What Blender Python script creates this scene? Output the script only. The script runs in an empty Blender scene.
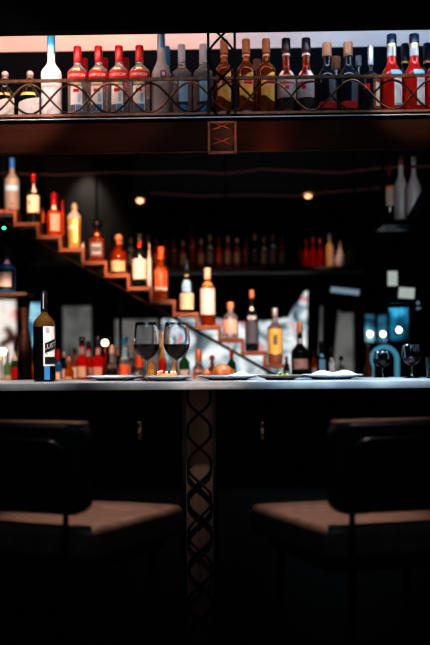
import bpy, bmesh, math, random
from mathutils import Matrix, Vector
random.seed(7)
sc = bpy.context.scene
COL = sc.collection
PI = math.pi
F = 50/36*645
CAMZ = 1.12
# ---------------------------------------------------------------- camera
camM = Matrix.Rotation(math.radians(1.2), 3, 'Z') @ Matrix.Rotation(PI/2, 3, 'X') @ Matrix.Rotation(math.radians(-0.45), 3, 'Z')
cd = bpy.data.cameras.new('camera'); cam = bpy.data.objects.new('camera', cd); COL.objects.link(cam)
cd.sensor_fit = 'VERTICAL'; cd.sensor_height = 36; cd.sensor_width = 24; cd.lens = 50; cd.shift_y = 37.5/645
cam.matrix_world = Matrix.Translation((0, 0, CAMZ)) @ camM.to_4x4()
cd.dof.use_dof = True; cd.dof.focus_distance = 3.0; cd.dof.aperture_fstop = 1.75
cd.clip_start = 0.05
sc.camera = cam
def ray(px, py): return camM @ Vector(((px-215)/F, (360-py)/F, -1))
def at(px, py, Y):
    d = ray(px, py); return Vector((0, 0, CAMZ)) + d*(Y/d.y)
def atz(px, py, z):
    d = ray(px, py); return Vector((0, 0, CAMZ)) + d*((z-CAMZ)/d.z)
# ---------------------------------------------------------------- materials
MATS = {}
def mat(name, color, rough=.5, metal=0, trans=0, emis=None, es=0, noise=0, nscale=20, coat=0, bump=0, ior=1.45, alpha=1, c2=None, spec=None, sss=0):
    if name in MATS: return MATS[name]
    m = bpy.data.materials.new(name); m.use_nodes = True; N = m.node_tree.nodes; L = m.node_tree.links
    b = N['Principled BSDF']; c = tuple(color)+(1,)
    b.inputs['Base Color'].default_value = c; b.inputs['Roughness'].default_value = rough
    b.inputs['Metallic'].default_value = metal; b.inputs['Transmission Weight'].default_value = trans
    b.inputs['IOR'].default_value = ior; b.inputs['Coat Weight'].default_value = coat; b.inputs['Alpha'].default_value = alpha
    if spec is not None: b.inputs['Specular IOR Level'].default_value = spec
    if emis: b.inputs['Emission Color'].default_value = tuple(emis)+(1,); b.inputs['Emission Strength'].default_value = es
    if noise or bump or c2:
        tc = N.new('ShaderNodeTexCoord'); nz = N.new('ShaderNodeTexNoise'); nz.inputs['Scale'].default_value = nscale; nz.inputs['Detail'].default_value = 5
        L.new(tc.outputs['Object'], nz.inputs['Vector'])
        if noise or c2:
            r = N.new('ShaderNodeValToRGB'); L.new(nz.outputs['Fac'], r.inputs['Fac'])
            a = c2 if c2 else tuple(x*(1-noise) for x in color)
            r.color_ramp.elements[0].color = tuple(a)+(1,); r.color_ramp.elements[0].position = .35
            r.color_ramp.elements[1].color = c; r.color_ramp.elements[1].position = .65
            L.new(r.outputs['Color'], b.inputs['Base Color'])
        if bump:
            bp = N.new('ShaderNodeBump'); bp.inputs['Strength'].default_value = bump; bp.inputs['Distance'].default_value = .003
            L.new(nz.outputs['Fac'], bp.inputs['Height']); L.new(bp.outputs['Normal'], b.inputs['Normal'])
    MATS[name] = m; return m
def wood(name, c1, c2, scale=6, rough=.4, axis=0, bump=.1, coat=0):
    if name in MATS: return MATS[name]
    m = bpy.data.materials.new(name); m.use_nodes = True; N = m.node_tree.nodes; L = m.node_tree.links
    b = N['Principled BSDF']; b.inputs['Roughness'].default_value = rough; b.inputs['Coat Weight'].default_value = coat
    tc = N.new('ShaderNodeTexCoord'); mp = N.new('ShaderNodeMapping'); s = [scale*8]*3; s[axis] = scale*.5
    mp.inputs['Scale'].default_value = s; L.new(tc.outputs['Object'], mp.inputs['Vector'])
    nz = N.new('ShaderNodeTexNoise'); nz.inputs['Scale'].default_value = 1; nz.inputs['Detail'].default_value = 6; L.new(mp.outputs['Vector'], nz.inputs['Vector'])
    r = N.new('ShaderNodeValToRGB'); r.color_ramp.elements[0].position = .3; r.color_ramp.elements[1].position = .7
    r.color_ramp.elements[0].color = tuple(c1)+(1,); r.color_ramp.elements[1].color = tuple(c2)+(1,)
    L.new(nz.outputs['Fac'], r.inputs['Fac']); L.new(r.outputs['Color'], b.inputs['Base Color'])
    bp = N.new('ShaderNodeBump'); bp.inputs['Strength'].default_value = bump; bp.inputs['Distance'].default_value = .002
    L.new(nz.outputs['Fac'], bp.inputs['Height']); L.new(bp.outputs['Normal'], b.inputs['Normal'])
    MATS[name] = m; return m
def filled(name, liquid, clear, zfrac, H, rough=.05, trans=.6):
    """bottle glass whose lower part is full of liquid up to zfrac*H (object z)"""
    m = bpy.data.materials.new(name); m.use_nodes = True; N = m.node_tree.nodes; L = m.node_tree.links
    b = N['Principled BSDF']; b.inputs['Roughness'].default_value = rough; b.inputs['Transmission Weight'].default_value = trans
    tc = N.new('ShaderNodeTexCoord'); sp = N.new('ShaderNodeSeparateXYZ'); L.new(tc.outputs['Object'], sp.inputs[0])
    g = N.new('ShaderNodeMath'); g.operation = 'GREATER_THAN'; g.inputs[1].default_value = zfrac*H; L.new(sp.outputs['Z'], g.inputs[0])
    mx = N.new('ShaderNodeMix'); mx.data_type = 'RGBA'; L.new(g.outputs[0], mx.inputs['Factor'])
    mx.inputs[6].default_value = tuple(liquid)+(1,); mx.inputs[7].default_value = tuple(clear)+(1,)
    L.new(mx.outputs[2], b.inputs['Base Color']); return m
def view_glow(name, stops, strength, scale=2.5, seed=0, dist=.6):
    """what is seen through a far window pane: an out-of-doors blur of light"""
    m = bpy.data.materials.new(name); m.use_nodes = True; N = m.node_tree.nodes; L = m.node_tree.links
    b = N['Principled BSDF']; b.inputs['Base Color'].default_value = (.02, .02, .02, 1); b.inputs['Roughness'].default_value = .15
    tc = N.new('ShaderNodeTexCoord'); mp = N.new('ShaderNodeMapping'); mp.inputs['Location'].default_value = (seed, seed*2, seed*3); L.new(tc.outputs['Object'], mp.inputs['Vector'])
    nz = N.new('ShaderNodeTexNoise'); nz.inputs['Scale'].default_value = scale; nz.inputs['Detail'].default_value = 2; nz.inputs['Distortion'].default_value = dist
    L.new(mp.outputs['Vector'], nz.inputs['Vector'])
    r = N.new('ShaderNodeValToRGB')
    while len(r.color_ramp.elements) < len(stops): r.color_ramp.elements.new(.5)
    for e, (p, c) in zip(r.color_ramp.elements, stops): e.position = p; e.color = tuple(c)+(1,)
    L.new(nz.outputs['Fac'], r.inputs['Fac']); L.new(r.outputs['Color'], b.inputs['Emission Color']); b.inputs['Emission Strength'].default_value = strength
    MATS[name] = m; return m
BLACK = mat('black_paint', (.006, .0065, .0075), .6, noise=.3, spec=.2)
BEAMM = mat('beam_black', (.006, .0065, .007), .8, noise=.3, spec=.1)
BLACKG = mat('black_gloss', (.006, .007, .008), .22)
WALLM = mat('dark_wall', (.012, .012, .013), .7, noise=.4, nscale=3)
CEILM = mat('dark_ceiling', (.012, .012, .012), .8, noise=.3, nscale=4)
FLOORM = wood('dark_floor', (.008, .006, .005), (.02, .014, .01), 3, .5, 1)
IRON = mat('bronze_iron', (.27, .15, .10), .38, .85, noise=.4, nscale=60)
RODM = mat('rod_black', (.006, .006, .007), .5, noise=.3, spec=.25)
IRONB = mat('black_iron', (.02, .02, .022), .4, .7, noise=.3, nscale=60)
ZINC = mat('zinc_top', (.50, .54, .57), .34, .35, noise=.35, nscale=9, bump=.05)
STEEL = mat('steel_trim', (.5, .5, .51), .35, .7, noise=.1)
FASC = wood('fascia_wood', (.022, .006, .004), (.055, .015, .008), 5, .45, 0, .05, 0)
FASC.node_tree.nodes['Principled BSDF'].inputs['Specular IOR Level'].default_value = .35
FASC.node_tree.nodes['Principled BSDF'].inputs['Specular Tint'].default_value = (1, .45, .3, 1)
STEPW = wood('step_wood', (.20, .068, .036), (.38, .13, .065), 9, .4, 0, .08, .1)
POSTW = wood('pillar_wood', (.05, .028, .02), (.12, .062, .042), 6, .65, 2, .4)
PALE = mat('pale_plaster', (.62, .58, .56), .8, noise=.08, nscale=6)
NAVY = mat('navy_board', (.004, .006, .010), .7, spec=.1)
LEATH = mat('brown_leather', (.17, .108, .085), .42, noise=.35, nscale=30, bump=.25)
LEATHD = mat('dark_leather', (.022, .022, .024), .42, noise=.35, nscale=30, bump=.25)
TUBEM = mat('black_tube', (.02, .021, .023), .3, .6)
BRASS = mat('old_brass', (.72, .50, .30), .35, .5, noise=.4, nscale=50)
PORC = mat('porcelain', (.36, .39, .43), .18, noise=.03)
PORCD = mat('dark_plate', (.16, .13, .11), .3, noise=.3)
CLEAR = mat('clear_glass', (.93, .96, .97), .03, trans=.92, ior=1.45)
WGLASS = mat('wine_glass_glass', (.97, .98, 1), .0, trans=1, ior=1.42)
WINE = mat('red_wine', (.010, .0008, .001), .15, spec=.15)
CLOTH = mat('white_napkin', (.42, .40, .39), .85, noise=.08)
CURT = mat('black_curtain', (.016, .016, .018), .75, noise=.2)
# bottle glass
G_VODKA = mat('vodka_glass', (.86, .84, .84), .06, trans=.82)
G_FROST = mat('frosted_glass', (.80, .80, .82), .55, trans=.25)
G_FROSTD = mat('frosted_glass_grey', (.40, .38, .39), .5, trans=.4)
G_DARK = mat('dark_green_glass', (.012, .016, .014), .08, trans=.1)
G_NAVY = mat('dark_navy_glass', (.014, .02, .032), .08, trans=.15)
G_AMBER = mat('amber_glass', (.62, .17, .03), .05, trans=.6)
G_AMBERD = mat('deep_amber_glass', (.42, .07, .012), .05, trans=.6)
G_ORANGE = mat('orange_glass', (.80, .13, .02), .06, trans=.6)
G_GOLD = mat('gold_glass', (.85, .55, .22), .1, trans=.4)
G_RUM = mat('rum_glass', (.40, .11, .025), .06, trans=.6)
G_RED = mat('red_glass', (.75, .02, .02), .06, trans=.4)
G_CLEARL = mat('clear_bottle_glass', (.84, .76, .74), .06, trans=.85)
G_GREEN = mat('green_glass', (.03, .16, .07), .06, trans=.4)
G_BLUE = mat('blue_glass', (.02, .16, .42), .1, trans=.4)
G_WHITE = mat('white_bottle_ceramic', (.70, .66, .64), .35)
# caps and papers
def pm(n, c, r=.5, **k): return mat(n, c, r, **k)
C_RED = pm('cap_red', (.30, .004, .008), .3); C_BLUE = pm('cap_blue', (.05, .33, .58), .35); C_SIL = pm('cap_silver', (.50, .50, .54), .38, metal=.6)
C_CORK = pm('cork_brown', (.42, .21, .12), .6, noise=.2, nscale=200); C_BLK = pm('cap_black', (.012, .012, .015), .35); C_ROSE = pm('cap_rose', (.68, .50, .44), .3, metal=.4)
C_ORG = pm('cap_orange', (.85, .17, .06), .4); C_COP = pm('cap_copper', (.70, .30, .18), .35, metal=.3); C_CREAM = pm('cap_cream', (.72, .55, .42), .45)
C_NAVY = pm('cap_navy', (.02, .035, .07), .3); C_DBLUE = pm('cap_deep_blue', (.03, .16, .50), .4); C_GREY = pm('cap_blue_grey', (.36, .39, .46), .45)
L_WHITE = pm('paper_white', (.80, .78, .76), .6, noise=.05, nscale=80); L_CREAM = pm('paper_cream', (.80, .66, .50), .6, noise=.1, nscale=80)
L_RED = pm('paper_red', (.55, .015, .012), .5); L_BLUE = pm('paper_blue', (.06, .25, .50), .5); L_LBLUE = pm('paper_light_blue', (.30, .55, .75), .5)
L_YEL = pm('paper_yellow', (.85, .58, .16), .5, noise=.1, nscale=60); L_BLK = pm('paper_black', (.012, .012, .014), .5); L_GREY = pm('paper_grey', (.16, .17, .20), .6, noise=.5, nscale=220)
L_ORG = pm('paper_orange', (.90, .22, .10), .55); L_GRN = pm('paper_green_cream', (.50, .52, .34), .6); L_PINK = pm('paper_pink', (.85, .50, .42), .6, noise=.2, nscale=120)
L_PURP = pm('paper_purple', (.10, .05, .20), .5); L_GOLD = pm('paper_gold', (.75, .48, .16), .35, metal=.5); L_SILV = pm('paper_silver', (.55, .52, .52), .4, noise=.3, nscale=150)
L_BROWN = pm('paper_brown', (.26, .10, .05), .5)
# ---------------------------------------------------------------- mesh helpers
def link(name, bm, m, parent=None, smooth=True, loc=None):
    me = bpy.data.meshes.new(name); bm.normal_update(); bm.to_mesh(me); bm.free()
    if smooth:
        for p in me.polygons: p.use_smooth = True
        try: me.set_sharp_from_angle(angle=math.radians(38))
        except Exception: pass
    o = bpy.data.objects.new(name, me); COL.objects.link(o)
    if m: me.materials.append(m)
    if parent: o.parent = parent
    if loc is not None: o.location = loc
    return o
def thing(name, label, cat, loc=(0, 0, 0), rz=0, group=None):
    o = bpy.data.objects.new(name, None); COL.objects.link(o); o.empty_display_size = .05
    o.location = loc; o.rotation_euler = (0, 0, rz); tag(o, label, cat, group); return o
def tag(o, label=None, cat=None, group=None, kind=None):
    if label: o['label'] = label
    if cat: o['category'] = cat
    if group: o['group'] = group
    if kind: o['kind'] = kind
    return o
def box(bm, x0, x1, y0, y1, z0, z1, bev=0):
    v = [bm.verts.new((x, y, z)) for x in (x0, x1) for y in (y0, y1) for z in (z0, z1)]
    fs = [bm.faces.new([v[i] for i in q]) for q in ((0, 1, 3, 2), (4, 6, 7, 5), (0, 4, 5, 1), (2, 3, 7, 6), (0, 2, 6, 4), (1, 5, 7, 3))]
    if bev:
        es = list({e for f in fs for e in f.edges})
        bmesh.ops.bevel(bm, geom=es, offset=bev, segments=2, profile=.6, affect='EDGES')
    return bm
def B(*a, **k): return box(bmesh.new(), *a, **k)
def lathe(prof, seg=24, bm=None, c=(0, 0, 0), sy=1, square=0):
    bm = bm or bmesh.new(); rings = []
    for r, z in prof:
        if r <= 1e-6: rings.append([bm.verts.new((c[0], c[1], c[2]+z))])
        else:
            ring = []
            for i in range(seg):
                a = 2*PI*i/seg; k = 1
                if square:
                    k = 1/((abs(math.cos(a))**square+abs(math.sin(a))**square)**(1/square))
                ring.append(bm.verts.new((c[0]+r*k*math.cos(a), c[1]+sy*r*k*math.sin(a), c[2]+z)))
            rings.append(ring)
    for a, b in zip(rings, rings[1:]):
        if len(a) == 1 and len(b) == 1: continue
        for i in range(seg):
            j = (i+1) % seg
            if len(a) == 1: bm.faces.new((a[0], b[j], b[i]))
            elif len(b) == 1: bm.faces.new((a[i], a[j], b[0]))
            else: bm.faces.new((a[i], a[j], b[j], b[i]))
    return bm
def tube(pts, r, seg=8, bm=None, closed=False):
    bm = bm or bmesh.new(); pts = [Vector(p) for p in pts]; n = len(pts); rings = []; up = None
    for i, p in enumerate(pts):
        t = (pts[min(i+1, n-1)]-pts[max(i-1, 0)])
        if closed: t = pts[(i+1) % n]-pts[i-1]
        t.normalize()
        if up is None: up = Vector((0, 1, 0)) if abs(t.y) < .8 else Vector((1, 0, 0))
        u = (up-t*up.dot(t)).normalized(); w = t.cross(u); up = u
        rr = r[i] if isinstance(r, (list, tuple)) else r
        rings.append([bm.verts.new(p+(u*math.cos(2*PI*k/seg)+w*math.sin(2*PI*k/seg))*rr) for k in range(seg)])
    m = n if closed else n-1
    for i in range(m):
        a, b = rings[i], rings[(i+1) % n]
        for k in range(seg): bm.faces.new((a[k], a[(k+1) % seg], b[(k+1) % seg], b[k]))
    if not closed: bm.faces.new(rings[0][::-1]); bm.faces.new(rings[-1])
    bmesh.ops.recalc_face_normals(bm, faces=bm.faces); return bm
def arc(c, r, a0, a1, n, plane='xz'):
    out = []
    for i in range(n+1):
        a = a0+(a1-a0)*i/n
        out.append((c[0]+r*math.cos(a), c[1], c[2]+r*math.sin(a)) if plane == 'xz' else (c[0]+r*math.cos(a), c[1]+r*math.sin(a), c[2]))
    return out
def round_poly(corners, rad, n=6):
    pts = []; m = len(corners)
    for i in range(m):
        p = Vector(corners[i]); a = (Vector(corners[i-1])-p).normalized(); b = (Vector(corners[(i+1) % m])-p).normalized()
        for k in range(n+1):
            t = k/n; q0 = p+a*rad; q1 = p+b*rad
            pts.append(q0*(1-t)**2+p*2*t*(1-t)+q1*t*t)
    return pts
def cushion(corners, rad, th, bev, fn=None, dome=0):
    """rounded pad: outline in xy, thickness th in z (0..th)"""
    bm = bmesh.new(); outl = round_poly(corners, rad); c = sum(outl, Vector((0, 0)))/len(outl); rings = []
    def ring(inset, z):
        out = []
        for p in outl:
            d = (p-c); q = c+d*(1-inset/d.length); out.append(bm.verts.new((q.x, q.y, z)))
        return out
    K = 5
    for k in range(K+1):
        a = PI/2*k/K; rings.append(ring(bev*(1-math.sin(a)), bev*(1-math.cos(a))))
    for k in range(K+1):
        a = PI/2*k/K; rings.append(ring(bev*(1-math.cos(a)), th-bev*(1-math.sin(a))))
    L = min((p-c).length for p in outl)
    for f in (.25, .5, .75): rings.append(ring(bev+f*(L-bev)*.95, th+dome*(1-(1-f)**2)))
    for a, b in zip(rings, rings[1:]):
        for i in range(len(a)): bm.faces.new((a[i], a[(i+1) % len(a)], b[(i+1) % len(a)], b[i]))
    bm.faces.new(rings[0][::-1]); bm.faces.new(rings[-1])
    if fn:
        for v in bm.verts: v.co = Vector(fn(v.co))
    bmesh.ops.recalc_face_normals(bm, faces=bm.faces); return bm
# ---------------------------------------------------------------- bottles
class Prof:
    def __init__(s, R, H, zs=.58, zn=.74, rn=.34, foot=.9, lip=1, waist=0, pw=1, taper=1.0):
        s.R, s.H, s.zs, s.zn, s.rn, s.pw, s.taper = R, H, zs, zn, rn, pw, taper
    def r(s, f):
        if f < .015: return s.R*(.86+.14*f/.015)*s.taper
        if f <= s.zs: return s.R*(s.taper+(1-s.taper)*f/s.zs)
        if f <= s.zn:
            t = (f-s.zs)/(s.zn-s.zs); t = t**s.pw; return s.R*(s.rn+(1-s.rn)*(1+math.cos(PI*t))/2)
        return s.R*s.rn*(1-.1*(f-s.zn)/(1-s.zn))
    def pts(s, top=1.0):
        fs = [0, .015]+[s.zs*k/4 for k in range(1, 5)]+[s.zs+(s.zn-s.zs)*k/8 for k in range(1, 9)]+[s.zn+(top-s.zn)*k/3 for k in range(1, 4)]
        return [(0, 0)]+[(s.r(f), f*s.H) for f in fs]+[(0, top*s.H)]
def shell(P, f0, f1, a0, a1, off=.0006, slant=0, nz=6, na=14, sq=0, wave=None):
    """sector of a label lying on the bottle; angles in degrees from the front (-y), + to the right"""
    bm = bmesh.new(); g = []
    for i in range(nz+1):
        row = []
        for j in range(na+1):
            t = i/nz; a = a0+(a1-a0)*j/na; f = f0+(f1-f0)*t+slant*(a-(a0+a1)/2)/60
            if wave: f = wave(f0, f1, t, j/na)
            r = P.r(f)+off; an = math.radians(a-90); k = 1
            if sq: k = 1/((abs(math.cos(an))**sq+abs(math.sin(an))**sq)**(1/sq))
            row.append(bm.verts.new((r*k*math.cos(an), r*k*math.sin(an), f*P.H)))
        g.append(row)
    for i in range(nz):
        for j in range(na): bm.faces.new((g[i][j], g[i][j+1], g[i+1][j+1], g[i+1][j]))
    return bm
def text_bm(s, size):
    cu = bpy.data.curves.new('t', 'FONT'); cu.body = s; cu.size = size; cu.align_x = 'CENTER'; cu.align_y = 'CENTER'; cu.resolution_u = 2
    o = bpy.data.objects.new('t', cu); COL.objects.link(o); dg = bpy.context.evaluated_depsgraph_get()
    me = bpy.data.meshes.new_from_object(o.evaluated_get(dg)); bm = bmesh.new(); bm.from_mesh(me)
    bpy.data.objects.remove(o); bpy.data.curves.remove(cu); bpy.data.meshes.remove(me); return bm
def label_text(P, s, f, size, ang=0, off=.0013, slant=0, stretch=1):
    bm = text_bm(s, size)
    for v in bm.verts:
        x, y = v.co.x*stretch, v.co.y; ff = f+y/P.H+slant*x; r = P.r(max(0, min(1, ff)))+off; an = math.radians(ang-90)+x/max(P.R, .01)
        v.co = Vector((r*math.cos(an), r*math.sin(an), ff*P.H))
    return bm
def bottle(name, label, loc, R, H, glass, zs=.58, zn=.74, rn=.34, cap=None, capf=.82, capr=1.14, stop=None, labels=(), cat='bottle', group=None, rz=0, pw=1, taper=1, square=0, seg=24, texts=(), ring=None, fill=None):
    t = thing(name, label, cat, loc, rz, group); P = Prof(R, H, zs, zn, rn, pw=pw, taper=taper)
    hb = 1.0 if stop is None else stop[0]
    if fill: glass = filled(name+'_glass', fill[0], fill[1], fill[2], H)
    link('glass_body', lathe(P.pts(min(hb, .985)), seg, square=square), glass, t)
    if cap:
        r = P.r(capf)*capr; link('cap', lathe([(0, capf*H), (r*.98, capf*H), (r, capf*H+.002), (r*.98, H-.003), (r*.9, H), (0, H)], seg), cap, t)
    if stop:
        f, kind, m = stop; h = (1-f)*H
        if kind == 'ball':
            rb = h*.42; pr = [(0, f*H-.002), (P.r(f)*.9, f*H-.002), (P.r(f)*1.1, f*H+h*.12)]+[(rb*math.cos(a), H-rb+rb*math.sin(a)) for a in [math.radians(x) for x in (-60, -30, 0, 30, 60)]]+[(0, H)]
        elif kind == 'cone':
            r1 = P.r(f)*1.25; pr = [(0, f*H-.002), (r1, f*H-.002), (r1*1.1, f*H+h*.3), (r1*.8, f*H+h*.6), (r1*.35, f*H+h*.9), (0, H)]
        else:
            r1 = P.r(f)*1.3; pr = [(0, f*H-.001), (r1, f*H-.001), (r1*1.02, H-.004), (r1*.9, H), (0, H)]
        link('stopper', lathe(pr, 16), m, t)
    if ring:
        r = P.r(ring[0])*1.12; link('neck_band', lathe([(r*.9, ring[0]*H), (r, ring[0]*H), (r, ring[1]*H), (r*.9, ring[1]*H)], seg), ring[2], t)
    main = None
    for lb in labels:
        f0, f1, a0, a1, m = lb[:5]; kw = lb[5] if len(lb) > 5 else {}
        if square: kw = dict(kw, sq=square)
        patch = kw.get('off', 0) >= .0008 and main is not None and kw.get('off') < .002
        o = link('label_patch' if patch else 'label', shell(P, f0, f1, a0, a1, **kw), m, main if patch else t)
        if main is None or (not patch and (f1-f0) > .2): main = o
    for (s, f, size, ang, m, kw) in texts: link('lettering', label_text(P, s, f, size, ang, **kw), m, main)
    return t
def bot(name, label, px, ytop, w, Y, zb, glass, **k):
    p = at(px, ytop, Y); R = w/2/F*Y; return bottle(name, label, (p.x, Y, zb), R, p.z-zb, glass, **k)
def dup(root, loc, label=None, group=None, rz=None, sz=None):
    r = root.copy(); COL.objects.link(r); r.location = loc
    if label: r['label'] = label
    if group: r['group'] = group
    if rz is not None: r.rotation_euler = (0, 0, rz)
    if sz: r.scale = sz
    for ch in list(root.children):
        c = ch.copy(); COL.objects.link(c); c.parent = r
        for g in ch.children:
            d = g.copy(); COL.objects.link(d); d.parent = c
    return r
# ================================================================ SETTING
def struct(name, bm, m, smooth=False): return tag(link(name, bm, m, smooth=smooth), kind='structure')
XW = 3.2; YF = 9.7; YN = -1.6; ZC = 2.78
struct('floor', B(-XW-.1, XW+.1, YN-.1, YF+.1, -.1, 0), FLOORM)
struct('ceiling', B(-XW-.1, XW+.1, YN-.1, YF+.1, ZC, ZC+.1), CEILM)
struct('wall_left', B(-XW-.1, -XW, YN, YF, 0, ZC), WALLM)
struct('wall_right', B(XW, XW+.1, YN, YF, 0, ZC), WALLM)
struct('wall_front', B(-XW, XW, YN-.1, YN, 0, ZC), WALLM)
struct('wall_back', B(-XW, XW, YF, YF+.1, 0, ZC), WALLM)
# bulkhead above the bartender's aisle: pale upper wall band over a dark board
zb1 = at(215, 49, 3.9).z
struct('trim_1', B(-XW+.001, XW-.001, 3.92, 4.0, zb1, ZC-.001), PALE)
struct('trim_2', B(-XW+.001, XW-.001, 3.9, 4.0, zb1-.35, zb1), NAVY)
zbm = at(215, 30, 3.14).z
struct('trim_3', B(-XW+.001, XW-.001, 3.12, 3.17, zbm, ZC-.001), BEAMM)
# ---------------- far windows
W_PALE = view_glow('street_pale', [(.30, (.02, .03, .035)), (.41, (.14, .19, .22)), (.50, (.55, .56, .56)), (.58, (.20, .27, .31)), (.66, (.5, .16, .14)), (.75, (.5, .5, .5))], .8, 3.2, 3, 1.2)
W_PALE2 = view_glow('street_left', [(.3, (.05, .02, .015)), (.42, (.45, .40, .37)), (.55, (.55, .52, .49)), (.66, (.45, .12, .08)), (.8, (.5, .5, .5))], .75, 3.8, 9)
W_BLUE = view_glow('street_blue', [(.3, (.01, .05, .08)), (.45, (.07, .22, .32)), (.56, (.30, .46, .52)), (.7, (.10, .30, .42))], .7, 5, 5)
W_BLUE2 = view_glow('street_deep_blue', [(.35, (.004, .02, .03)), (.48, (.02, .16, .27)), (.6, (.08, .42, .62)), (.75, (.2, .4, .5))], .7, 4.5, 15)
W_GREY = view_glow('street_grey', [(.3, (.06, .06, .06)), (.5, (.22, .22, .21)), (.7, (.32, .33, .32))], .32, 2.0, 1)
def window(n, x0, y0, x1, y1, m, nx=1, ny=1, Y=YF, fw=.035, skew=0):
    a = at(x0, y1, Y); b = at(x1, y0, Y); t = bpy.data.objects.new('window_%d' % n, None); COL.objects.link(t); tag(t, kind='structure')
    bm = bmesh.new(); f = fw
    for (u0, u1, v0, v1) in ((a.x-f, b.x+f, b.z, b.z+f), (a.x-f, b.x+f, a.z-f, a.z), (a.x-f, a.x, a.z, b.z), (b.x, b.x+f, a.z, b.z)):
        box(bm, u0, u1, Y-.05, Y-.001, v0, v1)
    for i in range(1, nx): x = a.x+(b.x-a.x)*i/nx; box(bm, x-.02, x+.02, Y-.045, Y-.002, a.z, b.z)
    for i in range(1, ny): z = a.z+(b.z-a.z)*i/ny; box(bm, a.x, b.x, Y-.045, Y-.002, z-.02, z+.02)
    link('window_frame', bm, BLACK, t, False)
    link('pane', B(a.x, b.x, Y-.02, Y-.008, a.z, b.z), m, t, False)
window(1, -40, 300, 17, 420, W_PALE2, 1, 1)
window(2, 24, 303, 46, 347, W_BLUE, 1, 1)
window(3, 64, 306, 92, 420, W_GREY, 1, 1)
window(4, 163, 288, 308, 420, W_PALE, 1, 1)
window(8, 116, 319, 158, 420, W_GREY, 1, 1)
window(5, 316, 306, 353, 420, W_GREY, 1, 1)
window(6, 365, 315, 386, 342, W_BLUE, 2, 1)
window(7, 389, 305, 409, 340, W_BLUE2, 1, 1)
# ================================================================ BAR
ZT = 1.051
t = thing('bar_counter', 'black panelled bar front running the full width below the metal worktop', 'bar counter', (0, 2.9, 0))
def local(bm, o):
    for v in bm.verts: v.co -= Vector(o.location)
    return bm
xa, xb = at(185, 500, 2.9).x, at(215, 500, 2.9).x
for (u, v) in ((-XW+.01, xa), (xb, XW-.01)):
    link('front_panel', local(B(u, v, 2.92, 2.96, .1, 1.02), t), BEAMM, t, False)
    link('panel_rail', local(B(u, v, 2.90, 2.92, .93, 1.015, bev=.003), t), BEAMM, t, False)
link('plinth', local(B(-XW+.01, XW-.01, 2.96, 3.34, 0, .1), t), BLACK, t, False)
link('carcass', local(B(-XW+.01, XW-.01, 2.965, 3.34, .1, 1.02), t), BLACK, t, False)
o = link('worktop', B(-XW+.01, XW-.01, 2.8, 3.4, ZT-.024, ZT, bev=.003), ZINC); tag(o, 'long grey metal worktop with a thin bright edge on top of the bar', 'worktop')
# pillar with bent rods
t = thing('lattice_pillar', 'narrow wooden pillar with black crossing rods in the middle of the bar front', 'pillar', ((xa+xb)/2, 2.89, 0))
hw = (xb-xa)/2
link('wood_board', B(-hw, hw, .0, .028, 0, 1.026, bev=.002), POSTW, t, False)
for s in (-1, 1): link('edge_strip', B(s*hw-.005, s*hw+.005, -.03, .03, 0, 1.026), RODM, t, False)
def sinetube(n, L, z0, amp, half, ph, r, axis='z', per=14, yoff=0):
    pts = []
    N_ = int(L/half*per)
    for i in range(N_+1):
        s = L*i/N_; w = amp*math.sin(PI*s/half+ph)
        w = amp*max(-1, min(1, 1.12*math.sin(PI*s/half+ph)))
        pts.append((w, yoff, z0+s) if axis == 'z' else (s, yoff, z0+w))
    return tube(pts, r)
zx = at(193, 414, 2.87).z
half = 34.5*2.87/F
n0 = int(zx/half)+1
for k, s in enumerate((0, PI)):
    link('bent_rod', sinetube(0, 1.02, .004, hw-.012, half, s-(zx-.004)/half*PI, .0042, yoff=-.0043-.006*k), RODM, t)
# hooks
def hook(px, lab):
    p = at(px, 431, 2.90); t = thing('bag_hook', lab, 'hook', (p.x, 2.92, p.z), 0)
    link('back_plate', B(-.006, .006, -.006, 0, -.032, .032, bev=.002), BRASS, t)
    bm = tube([(0, -.004, .018), (0, -.016, .016), (0, -.022, .022)], [.003, .0035, .003]); lathe([(0, -.007), (.005, -.005), (.007, 0), (.005, .005), (0, .007)], 12, bm, (0, -.023, .026))
    link('upper_knob', bm, BRASS, t)
    bm = tube([(0, -.004, -.008), (0, -.020, -.024), (0, -.028, -.022), (0, -.031, -.010)], [.0035, .004, .0035, .003]); lathe([(0, -.006), (.0045, -.004), (.006, 0), (.0045, .004), (0, .006)], 12, bm, (0, -.031, -.006))
    link('lower_hook', bm, BRASS, t)
hook(139, 'small brass hook on the bar front left of the lattice pillar'); hook(262.5, 'small brass hook on the bar front right of the lattice pillar')
# ================================================================ GANTRY
YG = 3.2
zr0 = at(215, 112.5, YG).z; zr1 = at(215, 78.5, YG).z; zf = at(215, 151, YG).z
t = thing('overhead_shelf', 'long brown wooden bottle shelf hanging above the bar with a steel front strip', 'shelf', (0, YG, zr0))
ZS = zr0-.008
link('fascia', B(-XW+.01, XW-.01, .0, .03, zf-zr0, -.03, bev=.003), FASC, t, False)
link('shelf_board', B(-XW+.01, XW-.01, .0, .34, -.028, -.010), BEAMM, t, False)
link('steel_strip', B(-XW+.01, XW-.01, -.004, .0, -.019, -.0155), STEEL, t, False)
link('underside_board', B(-XW+.01, XW-.01, .03, .36, zf-zr0+.086, zf-zr0+.104), BLACK, t, False)
for sx in (-2.6, -1.3, 1.3, 2.6):
    link('hanging_rod', tube([(sx, .3, -.012), (sx, .3, ZC-zr0)], .008), IRONB, t)
t = thing('gallery_rail', 'low bronze railing of crossing wavy rods along the overhead shelf edge', 'railing', (0, YG-.002, zr0))
link('top_rail', B(-XW+.01, XW-.01, -.005, .005, zr1-zr0-.006, zr1-zr0+.005, bev=.001), IRON, t, False)
link('bottom_rail', B(-XW+.01, XW-.01, -.005, .005, -.009, .001, bev=.001), IRON, t, False)
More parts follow.
